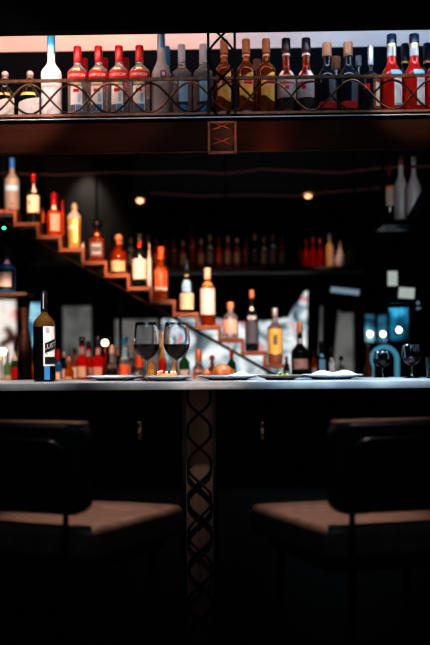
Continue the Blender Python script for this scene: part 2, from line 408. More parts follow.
xc = at(90, 100, YG).x; hp = 40.3/F*YG; n = int((xc+XW)/hp); x0 = xc-n*hp
am = (zr1-zr0-.014)/2
for k, s in enumerate((0, PI)):
    pts = []; L = 2*XW-.1
    for i in range(1200):
        x = x0+.0+L*i/1199
        if x > XW-.02: break
        ph = PI*(x-xc)/hp+s; pts.append((x, -.003+.005*k, (zr1-zr0-.012)/2+am*math.sin(ph)*.97))
    link('wavy_rod', tube(pts, .0036, 6), IRON, t)
# lattice post to the ceiling
xp0, xp1 = at(208.5, 80, YG-.02).x, at(235, 80, YG-.02).x; xm = (xp0+xp1)/2; hw = (xp1-xp0)/2
t = thing('lattice_post', 'slim black iron lattice post rising from the overhead shelf to the ceiling', 'post', (xm, YG-.022, zr0-.012))
Hh = ZC-zr0+.010
for s in (-1, 1): link('upright', B(s*hw-.0045, s*hw+.0045, -.0045, .0045, 0, Hh), IRONB, t, False)
zx = at(222, 38.5, YG).z-(zr0-.012); half = 41/F*YG
for k, s in enumerate((0, PI)): link('bent_rod', sinetube(0, Hh, 0, hw-.004, half, s-zx/half*PI, .004, yoff=-.003+.006*k), IRONB, t)
t = thing('lattice_bracket', 'copper coloured lattice bracket fixed on the shelf fascia below the iron post', 'bracket', (xm, YG-.001, zf-.012))
hb = zr0-.034-(zf-.012); bm = bmesh.new()
for q in ((-hw-.004, -hw+.004, 0, hb), (hw-.004, hw+.004, 0, hb), (-hw, hw, hb-.008, hb), (-hw, hw, 0, .008)): box(bm, q[0], q[1], -.012, 0, q[2], q[3])
link('bracket_frame', bm, mat('copper_iron', (.36, .13, .075), .4, .7, noise=.4, nscale=60), t, False)
bm = bmesh.new(); box(bm, -hw, hw, -.003, -.001, .004, hb-.004); link('back_plate', bm, POSTW, t, False)
for k, s in enumerate((0, PI)): link('bent_rod', sinetube(0, hb-.008, .004, hw-.006, .052, s+.5, .0042, yoff=-.007), MATS['copper_iron'], t)
# ---------------- bottles on the gantry
YA, YB = 3.30, 3.43; ZB = zr0-.0094
gR = 'bottles on the overhead shelf'
b = bot('liqueur_bottle', 'squat dark round-stoppered bottle at the left end of the overhead shelf', 5, 71, 24, YA, ZB, G_DARK, zs=.46, zn=.74, rn=.3, stop=(.84, 'ball', C_ROSE), labels=((.06, .42, -60, 60, L_WHITE, dict(slant=.05)), (.5, .56, -40, 40, L_GOLD)), group='squat dark bottles with round stoppers')
p = at(30, 71, YA); dup(b, (p.x, YA, ZB), 'squat dark bottle with white label and round stopper, directly left of the tall white bottle')
bot('vodka_bottle', 'tall frosted white vodka bottle with a light blue neck, between squat dark and red-capped bottles', 51, 34.5, 20.5, YA, ZB, mat('bright_frosted', (.93, .93, .94), .5, trans=.1), zs=.56, zn=.70, rn=.36, cap=C_BLUE, capf=.79, ring=(.77, .79, C_SIL), labels=((.80, .93, -50, 50, L_LBLUE, dict(off=.002)),))
def smir(px, ytop, Y, lab):
    p = at(px, ytop, Y); R = 20.5/2/F*YA; H = at(px, ytop, YA).z-ZB
    return (p.x, Y, ZB), R, H
gS = 'red-capped vodka bottles on the overhead shelf'
loc, R, H = smir(77.5, 47, YA, '')
sm = bottle('vodka_bottle', 'first of the four front red-capped vodka bottles from the left', loc, R, H, G_VODKA, zs=.64, zn=.765, rn=.36, cap=C_RED, capf=.79, capr=1.12, pw=1.3,
    labels=((.54, .655, -78, 78, L_RED), (.14, .46, -34, 34, L_WHITE), (.47, .53, -30, 30, L_SILV), (.14, .22, -2, 30, L_BLUE, dict(off=.001)), (.38, .42, -16, 16, L_RED, dict(off=.001)), (.14, .22, -34, -4, L_GREY, dict(off=.001)), (.25, .36, 8, 24, L_LBLUE, dict(off=.001)), (.475, .525, -12, 12, L_YEL, dict(off=.001)), (.67, .69, -18, 18, L_YEL)),
    texts=(('SMIRNOFF', .597, .0165, 0, L_WHITE, dict(off=.0018, stretch=.92)),), group=gS)
for px, w in ((98.5, 'second'), (119, 'third'), (139.5, 'fourth')):
    dup(sm, (at(px, 60, YA).x, YA, ZB), w+' from the left of the four front red-capped vodka bottles', rz=random.uniform(-.15, .1))
for px, w in ((84, 'first and second'), (104, 'second and third'), (125, 'third and fourth')):
    dup(sm, (at(px, 60, YB).x, YB, ZB), 'red-capped vodka bottle in the back row, seen between the %s front ones' % w, rz=.1)
bot('vodka_bottle', 'tallest bottle on the shelf, grey frosted glass with blue neck and purple round seal', 161, 29, 20, YA, ZB, G_FROSTD, zs=.48, zn=.70, rn=.40, cap=C_GREY, capf=.76, capr=1.04,
    labels=((.79, .985, -5, 60, L_BLUE, dict(off=.002)), (.455, .535, -2, 34, L_PURP, dict(off=.0008)), (.475, .515, 8, 25, L_PINK, dict(off=.0013)), (.06, .16, -40, -12, L_SILV)))
bot('vodka_bottle', 'frosted bottle with blue neck half hidden behind the tallest bottle', 166, 47, 18, YB, ZB, G_FROSTD, zs=.48, zn=.70, rn=.40, cap=C_BLUE, capf=.78)
v = bot('vodka_bottle', 'clear round-shouldered vodka bottle with grey cap, right of the tallest bottle', 181.5, 45, 20, YA, ZB, G_CLEARL, zs=.60, zn=.72, rn=.38, pw=1.3, cap=C_GREY, capf=.76, capr=1.0,
    labels=((.24, .5, -14, 40, L_LBLUE), (.08, .2, -6, 26, L_BLUE), (.545, .66, -60, 60, L_GREY), (.2, .24, -30, 40, L_BLK)), group='grey-capped vodka bottles')
dup(v, (at(203, 60, YA).x, YA, ZB), 'clear round-shouldered vodka bottle with grey cap, directly left of the lattice post', rz=-.1)
def wv(f0, f1, t, u): return f0+(f1-f0)*t+.035*math.sin((u-.5)*PI*1.2)*(1 if t > .5 else -1)-.02*t
loc, R, H = (at(224, 40, YA).x, YA, ZB), 19.2/2/F*YA, at(224, 40, YA).z-ZB
rum = bottle('rum_bottle', 'golden rum bottle with yellow label seen through the lattice post', loc, R, H, G_RUM, zs=.60, zn=.74, rn=.36, pw=1.25, cap=C_CORK, capf=.83, capr=1.22, ring=(.79, .81, C_COP),
    labels=((.26, .56, -44, 44, L_YEL, dict(wave=wv)), (.42, .50, -20, 42, L_WHITE, dict(off=.001)), (.43, .49, -16, 38, L_RED, dict(off=.0014)), (.05, .11, -28, 28, L_LBLUE)),
    texts=(('Havana Club', .46, .0085, 10, L_WHITE, dict(off=.0021)),), group='yellow label rum bottles')
dup(rum, (at(246, 40, YA).x, YA, ZB), 'golden rum bottle with yellow label directly right of the lattice post')
dup(rum, (at(266, 40, YA).x, YA, ZB), 'golden rum bottle with yellow label directly left of the black-capped bottles', rz=.2)
dup(rum, (at(257, 54, YB).x, YB, ZB-.0), 'amber bottle in the back row between two golden rum bottles', sz=(1, 1, .90))
wk = bot('rum_bottle', 'dark bottle with black cap and white label, left one of the black-capped pair', 286, 39, 19.2, YA, ZB, G_AMBERD, zs=.50, zn=.66, rn=.40, cap=C_BLK, capf=.84, capr=1.25, ring=(.79, .81, L_WHITE),
    labels=((.26, .54, -70, 70, L_SILV), (.53, .66, -26, 26, L_RED, dict(off=.001)), (.55, .64, -17, 17, L_BLK, dict(off=.0016)), (.52, .60, -60, 60, L_WHITE), (.36, .40, -12, 12, L_RED, dict(off=.001)), (.43, .45, -45, 45, L_RED, dict(off=.001)), (.0, .25, -90, 90, L_BLK), (.07, .12, -14, 20, L_RED, dict(off=.001))), group='black-capped white label bottles')
dup(wk, (at(306, 39, YA).x, YA, ZB), 'dark bottle with black cap and white label, right one of the black-capped pair', rz=-.35)
ck = bot('rum_bottle', 'dark bottle with tall brown cork and red-striped label, right beside the black-capped pair', 326.8, 43, 20, YA, ZB, G_NAVY, zs=.54, zn=.72, rn=.38, cap=C_CORK, capf=.82, capr=1.3,
    labels=((.14, .50, 5, 60, L_GREY), (.13, .22, -60, 60, L_RED, dict(off=.001)), (.0, .12, -80, 80, L_BLK)), group='cork-topped dark bottles')
dup(ck, (at(348, 43, YA).x, YA, ZB), 'dark bottle with tall brown cork and grey label, left of the slim-necked dark bottle', rz=.1)
dup(ck, (at(336, 54, YB).x, YB, ZB), 'cork-topped dark bottle in the back row between the two front ones', sz=(1, 1, .97))
bot('liqueur_bottle', 'small grey-capped dark bottle in the back row by the slim-necked bottle', 358.5, 56, 16, YB, ZB, G_NAVY, cap=C_GREY, capf=.86)
bot('liqueur_bottle', 'round-shouldered dark bottle with slim silver neck, left of the red bottles', 370.5, 46, 21, YA, ZB, G_NAVY, zs=.54, zn=.68, rn=.22, cap=C_SIL, capf=.74, capr=1.3,
    labels=((.12, .52, 5, 55, L_BROWN), (.16, .48, 18, 44, L_CREAM, dict(off=.001)), (.38, .46, -50, -12, L_RED)))
gl = bot('aperitif_bottle', 'red liqueur bottle with dark cap and white label, leftmost of the bright red ones', 391.5, 35, 22, YA, ZB, None, zs=.50, zn=.68, rn=.44, cap=C_NAVY, capf=.88, capr=1.12, ring=(.865, .885, L_GOLD),
    labels=((.14, .50, 2, 52, L_WHITE), (.485, .56, -14, 60, L_LBLUE), (.14, .17, 8, 46, L_SILV, dict(off=.001))), fill=((.92, .05, .035), (.75, .8, .85), .74), group='bright red liqueur bottles')
dup(gl, (at(414, 35, YA).x, YA, ZB), 'red liqueur bottle with dark cap and white label, middle one of the bright red ones')
dup(gl, (at(436, 35, YA).x, YA, ZB), 'red liqueur bottle cut off by the right edge of the photo')
bk = bot('liqueur_bottle', 'dark bottle with gold neck ring in the back row between the two full red bottles', 405, 44, 18, YB, ZB, G_NAVY, cap=C_NAVY, capf=.80, capr=1.1, ring=(.76, .79, L_GOLD), rn=.4)
dup(bk, (at(427, 44, YB).x, YB, ZB), 'back-row dark bottle with gold neck ring near the right edge of the photo')
# ================================================================ BACK BAR
YBK = 4.55; ZK = .98
t = thing('back_counter', 'dark counter behind the bar carrying the low row of bottles', 'counter', (0, 4.5, 0))
link('counter_top', B(-XW+.01, XW-.01, 0, .75, ZK-.03, ZK, bev=.004), BLACKG, t, False)
link('cabinet_front', B(-XW+.01, XW-.01, .05, .70, 0, ZK-.03), BLACK, t, False)
# stepped shelf
YS = 5.0
def stp(i): a = at(40+22.5*i, 236.5+12.75*i, YS); return a
x_0 = at(40, 236, YS).x; zs0 = at(40, 236.5, YS).z; x10 = at(265, 364, YS).x; zs10 = at(265, 364, YS).z
run = (x10-x_0)/10; rise = (zs0-zs10)/10
t = thing('stepped_shelf', 'brown wooden zigzag shelf descending like stairs from upper left to the back counter', 'shelf', (x_0, YS, zs0))
TH = .024
for i in range(-3, 11):
    z = -rise*i
    link('tread', B(run*i-.009, run*(i+1)+.009, -.06, .06, z-TH, z, bev=.002), STEPW, t, False)
    zl = z-rise if i < 10 else ZK-zs0
    link('riser', B(run*(i+1)-.009, run*(i+1)+.009, -.0595, .0595, zl+(.0008 if i==10 else 0), z-TH, bev=.001), STEPW, t, False)
dx, dz = run, -rise
a = Vector((run*-3, .04, rise*3-.031)); bb = Vector((run*10.5, .04, -rise*10.5-.031))
link('stringer', tube([a, bb], .006, 4), IRON, t)
link('stringer', tube([a+Vector((0, -.045, 0)), bb+Vector((0, -.045, 0))], .008, 4), IRON, t)
for i in (-3, 1, 10):
    pass
for i in (-2.5, 3.5): link('wall_post', tube([(run*i, .075, -rise*i-.03), (run*i, .075, ZK-zs0+.001)], .01, 6), IRONB, t)
def SB(i, name, label, px, ytop, w, glass, dy=0, **k):
    z = zs0-rise*i; return bot(name, label, px, ytop, w, YS-.008+dy*.4, z+.0008, glass, **k)
SB(-2, 'vodka_bottle', 'frosted vodka bottle with deep blue neck on the highest visible step', 12, 158, 15, G_FROSTD, zs=.56, zn=.72, rn=.36, cap=C_DBLUE, capf=.80, capr=1.1, labels=((.36, .46, -70, 70, L_LBLUE), (.10, .13, 0, 25, L_RED), (.5, .54, 0, 40, L_SILV)), rz=0)
SB(-1, 'whiskey_bottle', 'dark bottle with red cap and cream label on the second step from the top', 33.5, 174, 13, G_DARK, zs=.60, zn=.78, rn=.34, cap=C_RED, capf=.84, labels=((.2, .55, -70, 70, L_CREAM), (.6, .8, -5, 40, L_SILV), (.36, .44, -35, -15, L_RED, dict(off=.001))))
SB(-1, 'small_bottle', 'tiny amber bottle beside the cream-labelled bottle on the stepped shelf', 43, 207, 4, G_AMBER, dy=.035, cap=C_BLK)
SB(0, 'whiskey_bottle', 'orange-red bottle with red cap and pale oval label on the stepped shelf', 54, 193, 15, G_ORANGE, zs=.5, zn=.68, rn=.4, cap=C_RED, capf=.78, capr=1.15, labels=((.10, .5, -20, 60, L_PINK), (.60, .70, -20, 40, L_WHITE)))
SB(0, 'small_bottle', 'small red-capped bottle half hidden behind the orange-red one on its step', 62.3, 200, 5, G_ORANGE, dy=.04, cap=C_RED, capf=.7)
SB(1, 'decanter', 'tall faceted silver-gold decanter with pointed stopper on the stepped shelf', 74.5, 202, 14, G_GOLD, zs=.66, zn=.82, rn=.4, stop=(.86, 'cone', C_ROSE), labels=((.12, .60, -30, 30, L_GOLD), (.40, .48, -34, 20, L_WHITE, dict(off=.001)), (.62, .82, -60, 60, L_SILV)), square=3, seg=32, taper=.86)
SB(1, 'small_bottle', 'tiny white bottle at the right of the faceted decanter', 83, 242, 3, G_WHITE, dy=-.02)
SB(2, 'whiskey_bottle', 'square whiskey bottle with dark label and black ball stopper on the stepped shelf', 97, 219, 15, G_AMBERD, zs=.50, zn=.60, rn=.36, stop=(.70, 'ball', C_BLK), labels=((.10, .44, -42, 42, L_GREY), (.16, .20, -30, 30, L_SILV, dict(off=.001)), (.34, .38, -30, 30, L_SILV, dict(off=.001))), square=5, seg=40, ring=(.60, .66, C_COP))
SB(3, 'whiskey_bottle', 'round-shouldered amber bottle with greenish cream label on the stepped shelf', 118.5, 234, 17, G_AMBERD, zs=.48, zn=.68, rn=.28, stop=(.74, 'ball', C_COP), labels=((.05, .32, -55, 55, L_GRN),))
SB(4, 'wine_bottle', 'black bottle with white label and red neck spot on the stepped shelf', 139.5, 234, 15, G_DARK, zs=.58, zn=.76, rn=.36, cap=C_BLK, capf=.84, labels=((.14, .52, -68, 68, L_WHITE), (.74, .84, -40, 40, L_RED, dict(off=.0015))))
SB(4, 'small_bottle', 'pale narrow bottle leaning in view behind the black white-labelled bottle', 149.2, 243, 4.6, G_WHITE, dy=.04, cap=C_CREAM)
SB(5, 'whiskey_bottle', 'bottle with orange cap and orange label on the stepped shelf', 161, 247, 14, G_AMBER, zs=.56, zn=.70, rn=.36, cap=C_ORG, capf=.76, capr=1.35, labels=((.24, .60, -72, 72, L_ORG), (.17, .24, -60, 60, L_WHITE), (.26, .5, -6, 10, L_PINK, dict(off=.001))))
SB(6, 'liqueur_bottle', 'slim blue-tinted bottle with cream band label and dark neck on the stepped shelf', 186.5, 260, 14.5, G_NAVY, zs=.52, zn=.70, rn=.3, cap=C_NAVY, capf=.78, labels=((.05, .36, -72, 72, L_CREAM), (.38, .62, -35, 35, L_LBLUE), (.68, .72, -40, 40, L_GOLD)))
SB(7, 'whiskey_bottle', 'amber whiskey bottle with large white label and cream cap on the stepped shelf', 207.5, 268, 15.5, G_AMBERD, zs=.64, zn=.80, rn=.38, cap=C_CREAM, capf=.80, capr=1.15, labels=((.18, .64, -72, 72, L_WHITE), (.68, .76, -50, 50, L_GOLD)))
SB(8, 'gin_bottle', 'short clear bottle with copper cap and pinkish label on the stepped shelf', 230.3, 302, 15, G_CLEARL, zs=.56, zn=.74, rn=.42, cap=C_COP, capf=.80, capr=1.2, labels=((.12, .50, -55, 55, L_PINK),))
SB(9, 'wine_bottle', 'slim dark blue bottle with copper cap on the stepped shelf', 251.6, 290, 13.5, G_NAVY, zs=.54, zn=.78, rn=.36, cap=C_COP, capf=.86, labels=((.12, .48, -60, 60, L_GREY), (.50, .58, -40, 40, L_SILV), (.66, .72, -30, 30, L_COP if False else L_CREAM)))
SB(10, 'tequila_bottle', 'clear bottle with golden label and dark emblem on the lowest step', 274.8, 308, 15, G_CLEARL, zs=.62, zn=.76, rn=.4, cap=C_SIL, capf=.84, labels=((.18, .62, -72, 72, L_YEL), (.34, .52, -14, 14, L_GREY, dict(off=.001)), (.0, .16, -80, 80, L_BROWN)))
# bottles on the back counter
def KB(name, label, px, ytop, w, glass, Y=4.75, **k): return bot(name, label, px, ytop, w, Y, ZK+.0005, glass, **k)
KB('wine_bottle', 'black wine bottle with small pinkish label at the foot of the stepped shelf', 299.5, 322, 17, G_DARK, zs=.52, zn=.68, rn=.32, cap=C_CORK, capf=.82, labels=((.26, .42, -50, 62, L_PINK), (.66, .74, -40, 40, L_SILV)))
KB('small_bottle', 'small dark amber bottle right of the black wine bottle on the back counter', 314, 350, 9, G_AMBERD, cap=C_BLK, labels=((.3, .5, -30, 30, L_SILV),))
KB('small_bottle', 'slim dark bottle with light blue label on the back counter', 321, 341, 9, G_DARK, cap=C_BLK, labels=((.30, .72, -30, 60, L_LBLUE),))
KB('small_bottle', 'slim dark bottle with white label on the back counter', 331, 347, 9.5, G_DARK, cap=C_BLK, labels=((.35, .72, -30, 60, L_WHITE),))
KB('beer_bottle', 'brown bottle with long neck beside the dark wine glass', 368, 345, 8, G_AMBERD, zs=.4, zn=.62, rn=.45, cap=C_COP, capf=.94)
KB('soda_bottle', 'green and white bottle at the left end of the back counter', 15, 342, 8, G_GREEN, cap=C_SIL, labels=((.2, .45, -60, 60, L_RED), (.6, .8, -60, 60, L_WHITE)))
KB('small_bottle', 'green bottle with pale shoulder beside the glowing lamp at left', 7.5, 351, 8, mat('pale_green_glass', (.25, .5, .32), .1, trans=.3), cap=C_SIL, labels=((.0, .35, -80, 80, L_CREAM),))
KB('wine_bottle', 'dark red-labelled bottle on the back counter left of the tall bar bottle', 23, 344, 9, G_DARK, cap=C_BLK, labels=((.3, .55, -60, 60, L_RED),))
KB('liqueur_bottle', 'orange glowing bottle just left of the tall bar bottle', 30.5, 350, 8, G_ORANGE, cap=C_ROSE, labels=((.4, .6, -40, 40, L_CREAM),))
KB('liqueur_bottle', 'small bottle with bright red cap just right of the tall bar bottle', 58, 349, 8, G_BLUE, cap=C_RED, capf=.72, capr=1.5, labels=((.15, .4, -40, 40, L_CREAM),))
KB('liqueur_bottle', 'short amber bottle with dark cap right of the tall bar bottle', 69, 357, 9, G_AMBER, zs=.5, zn=.75, rn=.4, cap=C_COP, capf=.85, labels=((.15, .35, -40, 40, L_CREAM),))
ar = KB('bitter_bottle', 'red bottle with black cap, leftmost of the red trio on the back counter', 82, 337, 12, G_RED, zs=.52, zn=.66, rn=.45, cap=C_BLK, capf=.84, capr=1.2, labels=((.2, .42, -50, 50, L_CREAM), (.66, .8, -60, 60, L_SILV)), group='red bottles on the back counter')
dup(ar, (at(88.5, 345, 4.9).x, 4.9, ZK+.0005), 'red bottle half hidden, middle of the red trio on the back counter', sz=(.9, .9, .93))
KB('bitter_bottle', 'red bottle with navy cap, rightmost of the red trio on the back counter', 98, 336, 13, G_RED, zs=.52, zn=.66, rn=.45, cap=C_NAVY, capf=.80, capr=1.25, labels=((.18, .40, -45, 45, L_PINK), (.64, .76, -60, 60, L_SILV)))
KB('liqueur_bottle', 'squat copper-toned bottle under the glowing bulb on the back counter', 112, 345, 11, G_CLEARL, zs=.46, zn=.62, rn=.5, cap=C_CREAM, capf=.8, labels=((.28, .44, -60, 60, L_BLK), (.05, .25, -60, 60, L_PINK)))
KB('gin_bottle', 'clear bottle with light blue neck and orange label on the back counter', 124.5, 337, 12, G_CLEARL, zs=.5, zn=.62, rn=.5, cap=C_BLUE, capf=.84, labels=((.18, .45, -50, 50, L_ORG), (.55, .8, -60, 60, L_LBLUE)))
KB('liqueur_bottle', 'clear bottle with bright orange neck behind the left wine glass', 139, 350, 13, G_CLEARL, zs=.42, zn=.5, rn=.55, cap=C_ORG, capf=.52, capr=1.1)
KB('liqueur_bottle', 'yellow-orange bottle seen between the two wine glasses', 151, 352, 9, G_GOLD, cap=C_ORG, labels=((.2, .5, -50, 50, L_YEL),))
KB('syrup_bottle', 'warm glowing bottle with pale neck between the two wine glasses', 162, 331, 9, G_GOLD, zs=.45, zn=.6, rn=.5, cap=C_CREAM, capf=.7, capr=1.3, labels=((.2, .5, -50, 50, L_RED),))
KB('wine_bottle', 'green bottle behind the right wine glass', 184, 346, 11, G_GREEN, cap=C_BLK, labels=((.25, .42, -50, 50, L_WHITE),))
KB('gin_bottle', 'clear bottle with copper neck right of the wine glasses', 198.5, 349, 12, G_CLEARL, zs=.45, zn=.62, rn=.55, cap=C_COP, capf=.66, capr=1.1, labels=((.15, .45, -60, 60, L_PINK), (.3, .38, -30, 30, L_GREY, dict(off=.001))))
KB('liqueur_bottle', 'dark green bottle with orange cap behind the bread plate', 231.5, 349, 9, G_GREEN, cap=C_ORG, capf=.74, capr=1.4, labels=((.2, .45, -50, 50, L_YEL),))
KB('jug', 'round brown jug with a ball lid behind the bread', 212, 355, 13, mat('jug_brown', (.32, .10, .05), .3), zs=.42, zn=.68, rn=.3, stop=(.78, 'ball', C_COP), cat='jug')
# globe bulb lamps
def bulb(px, py, Y, r, col, es, lab):
    p = at(px, py, Y); t = thing('table_lamp', lab, 'lamp', (p.x, Y, ZK+.0005)); h = p.z-ZK
    link('lamp_base', lathe([(0, 0), (.03, 0), (.03, .008), (.006, .014), (.006, h-r), (.012, h-r+.004), (0, h-r+.006)], 16), BRASS, t)
    link('bulb', lathe([(r*math.cos(a), h+r*math.sin(a)) if abs(a) < 1.57 else (0, h+r*math.sin(a)) for a in [-PI/2+PI*k/10 for k in range(11)]], 16), mat('bulb_%d' % px, (1, .9, .7), .5, emis=col, es=es), t)
bulb(105, 343, 4.95, .018, (1, .66, .36), 5, 'small lamp with round glowing bulb behind the red bottles')
for (nm, lab, px, yt, w, g, c, lm, yy) in (
    ('liqueur_bottle', 'short dark bottle behind the red-capped small bottle', 64, 352, 8, G_DARK, C_SIL, L_CREAM, 4.95),
    ('spirit_bottle', 'amber bottle in the back row left of the red bottles', 75, 348, 8, G_AMBER, C_BLK, L_WHITE, 4.95),
    ('spirit_bottle', 'deep amber bottle in the back row, right of the navy-capped red bottle', 105.5, 351, 7, G_AMBERD, C_RED, L_CREAM, 4.85),
    ('spirit_bottle', 'slim clear bottle in the back row left of the orange-necked bottle', 131.5, 345, 7.5, G_CLEARL, C_CREAM, L_PINK, 4.95),
    ('spirit_bottle', 'dark slim bottle in the back row left of the blue-necked bottle', 118, 350, 6.5, G_DARK, C_COP, L_SILV, 4.95),
    ('spirit_bottle', 'tall dark bottle tucked between the tall bar bottle and its red-capped neighbour', 50.5, 343, 8, G_DARK, C_GREY, L_BLUE, 4.95),
    ('spirit_bottle', 'orange-labelled dark bottle in the back row just left of the tall bar bottle', 36, 347, 8, G_AMBERD, C_BLK, L_ORG, 4.95),
    ('spirit_bottle', 'small golden bottle in the back row left of the green bottle', 174.5, 350, 7.5, G_GOLD, C_RED, L_CREAM, 4.95),
    ('spirit_bottle', 'small dark bottle left of the wine bottle at the foot of the steps', 286.5, 356, 7, G_DARK, C_COP, L_SILV, 4.7),
    ('spirit_bottle', 'stout clear bottle behind the napkin on the rightmost plate', 341, 356, 9, G_CLEARL, C_BLK, L_PINK, 4.8)):
    KB(nm, lab, px, yt, w, g, Y=yy, cap=c, capf=.84, labels=((.2, .5, -50, 50, lm),), zs=.52, zn=.7, rn=.42)
t = thing('table_lamp', 'glowing shaded lamp at the far left of the back counter', 'lamp', (at(1.5, 350, 4.95).x, 4.95, ZK+.0005))
h = at(2, 352, 4.95).z-ZK
link('lamp_base', lathe([(0, 0), (.03, 0), (.03, .01), (.006, .02), (.006, h-.01), (0, h-.005)], 16), BRASS, t)
link('lamp_shade', lathe([(.034, h-.012), (.020, h+.018), (.018, h+.018), (.032, h-.012)], 20), mat('shade_glow', (1, .85, .6), .6, emis=(1, .72, .45), es=5), t)
# left ledge with bottle
zl = at(5, 293, 4.3).z
t = thing('wall_ledge', 'dark wooden ledge with a tapered post at the left edge of the view', 'ledge', (at(-12, 293, 4.3).x, 4.3, zl))
link('ledge_board', B(-.6, at(30, 293, 4.3).x-at(-12, 293, 4.3).x, -.07, .09, -.02, 0, bev=.002), wood('ledge_wood', (.03, .015, .01), (.07, .03, .018), 6, .5), t, False)
xx = at(22, 300, 4.3).x-at(-12, 293, 4.3).x
link('ledge_post', lathe([(0, -.02), (.030, -.02), (.022, -.12), (.018, -.16), (.034, -.24), (.036, ZK-zl-.0), (0, ZK-zl)], 16, c=(xx, .0+.05, 0)), MATS['ledge_wood'], t)
bot('liqueur_bottle', 'dark bottle with a round white seal standing on the left ledge', 6.5, 247, 19, 4.3, zl+.0005, G_BLUE, zs=.5, zn=.72, rn=.36, cap=C_BLK, capf=.8, labels=((.06, .50, -90, 62, L_BLK), (.12, .44, -42, 42, L_SILV, dict(off=.0012)), (.62, .72, -10, 50, L_PINK)))
p = at(4, 228, 4.6); t = thing('indicator_light', 'tiny green indicator light below the highest vodka bottle', 'light', p)
link('led', lathe([(0, -.006), (.006, -.004), (.008, 0), (.006, .004), (0, .006)], 12), mat('green_led', (.1, .8, .5), .4, emis=(.1, 1, .55), es=2.5), t)
link('cord', tube([(0, 0, .005), (0, 0, ZC-p.z)], .002, 5), IRONB, t)
# ---------------- dim far shelf
YD = 6.6; zd = at(255, 268.5, YD).z
t = thing('far_shelf', 'dark hanging shelf far behind the bar with a dim row of bottles', 'shelf', (0, YD, zd))
link('shelf_board', B(at(90, 268, YD).x, at(362, 268, YD).x, -.12, .12, -.035, 0, bev=.003), mat('far_shelf_paint', (.05, .045, .045), .5), t, False)
for px in (95, 226, 357): x = at(px, 268, YD).x; link('hanging_rod', tube([(x, .1, 0), (x, .1, ZC-zd)], .008), IRONB, t)
dm = [G_AMBERD, G_AMBER, G_CLEARL, G_DARK, G_ORANGE]
base = []
caps = [C_BLK, C_SIL, C_CREAM, C_COP, C_RED]
for k, px in enumerate([113, 122, 131, 148, 156, 165, 174, 183, 192.5, 201, 210, 219, 228, 237, 246, 255, 264, 273, 282, 291]):
    yt = 237+random.uniform(-2, 5)-(8 if k == 8 else 0)
    if k < 5: base.append(bot('spirit_bottle', 'dim blurred bottle in the long row on the far dark shelf', px, yt, 7.5, YD, zd+.0005, dm[k], cap=caps[k], capf=.82, labels=((.15, .5, -50, 50, [L_BROWN, L_CREAM, L_SILV, L_GREY, L_ORG][k]),), group='dim bottles on the far shelf', seg=16))
    else:
        s = random.uniform(.9, 1.08)
        if k == 8: s = 1.25
        dup(base[random.randrange(5)], (at(px, 250, YD).x, YD, zd+.0005), sz=(1, 1, s))
rb = None
for k, px in enumerate((299, 306, 313, 320)):
    if rb is None: rb = bot('spirit_bottle', 'glowing red bottle in the cluster at the right of the far shelf', px, 238, 7, YD, zd+.0005, mat('far_red', (.45, .005, .008), .06, trans=.5), cap=C_RED, capf=.8, zs=.5, zn=.7, group='red bottles on the far shelf', seg=16)
    else: dup(rb, (at(px, 250, YD).x, YD, zd+.0005), sz=(1, 1, (1, .97, 1.04, .98)[k]))
bot('spirit_bottle', 'clear gold-tinted bottle right of the red cluster on the far shelf', 329.5, 233, 8.5, YD, zd+.0005, G_GOLD, zs=.6, zn=.75, cap=C_LB if False else C_GREY, capf=.8, labels=((.1, .55, 10, 50, L_SILV),))
bot('spirit_bottle', 'pale cone-shaped bottle near the right end of the far shelf', 340, 241, 10, YD, zd+.0005, G_WHITE, zs=.3, zn=.85, rn=.3, cap=C_CREAM, capf=.88)
bot('spirit_bottle', 'pale cone-shaped bottle at the very right end of the far shelf', 350, 241.5, 9, YD, zd+.0005, G_WHITE, zs=.3, zn=.85, rn=.3, cap=C_CREAM, capf=.88)
# right high ledge with white bottles
YR = 4.6; zr = at(400, 222, YR).z
t = thing('wall_shelf', 'dark shelf high on the right holding pale bottles', 'shelf', (at(380, 222, YR).x, YR, zr))
xl = XW-.02-t.location.x
link('shelf_board', B(0, xl, -.09, .17, -.025, 0, bev=.002), BLACKG, t, False)
link('front_guard', cushion([(0.115, 0), (0.42, 0), (0.42, .33), (.24, .22)], .02, .012, .003, fn=lambda c: (c.x, -.085+c.z, c.y)), BLACKG, t, False)
for sx in (.03, xl-.05): link('hanging_rod', tube([(sx, .09, 0), (sx, .09, ZC-zr)], .008), IRONB, t)
bot('liqueur_bottle', 'bottle with red cap and cream label on the high right shelf', 389, 165, 9.5, YR, zr+.0005, G_DARK, cap=C_RED, capf=.82, labels=((.28, .58, -60, 60, L_CREAM), (.58, .63, -60, 60, L_ORG)))
bot('liqueur_bottle', 'cream cone-shaped bottle with brown cap on the high right shelf', 400.5, 156, 16, YR+.05, zr+.0005, G_WHITE, zs=.48, zn=.76, rn=.34, cap=C_CORK, capf=.86)
bot('liqueur_bottle', 'white cone-shaped bottle with red neck ring on the high right shelf', 413.5, 157, 15, YR-.035, zr+.0005, G_WHITE, zs=.48, zn=.76, rn=.34, cap=C_LB if False else L_WHITE, capf=.9, ring=(.82, .86, C_RED))
bot('liqueur_bottle', 'dark bottle with red cap between the two cone-shaped white bottles', 407, 163, 8, YR+.13, zr+.0005, G_DARK, cap=C_RED, capf=.82)
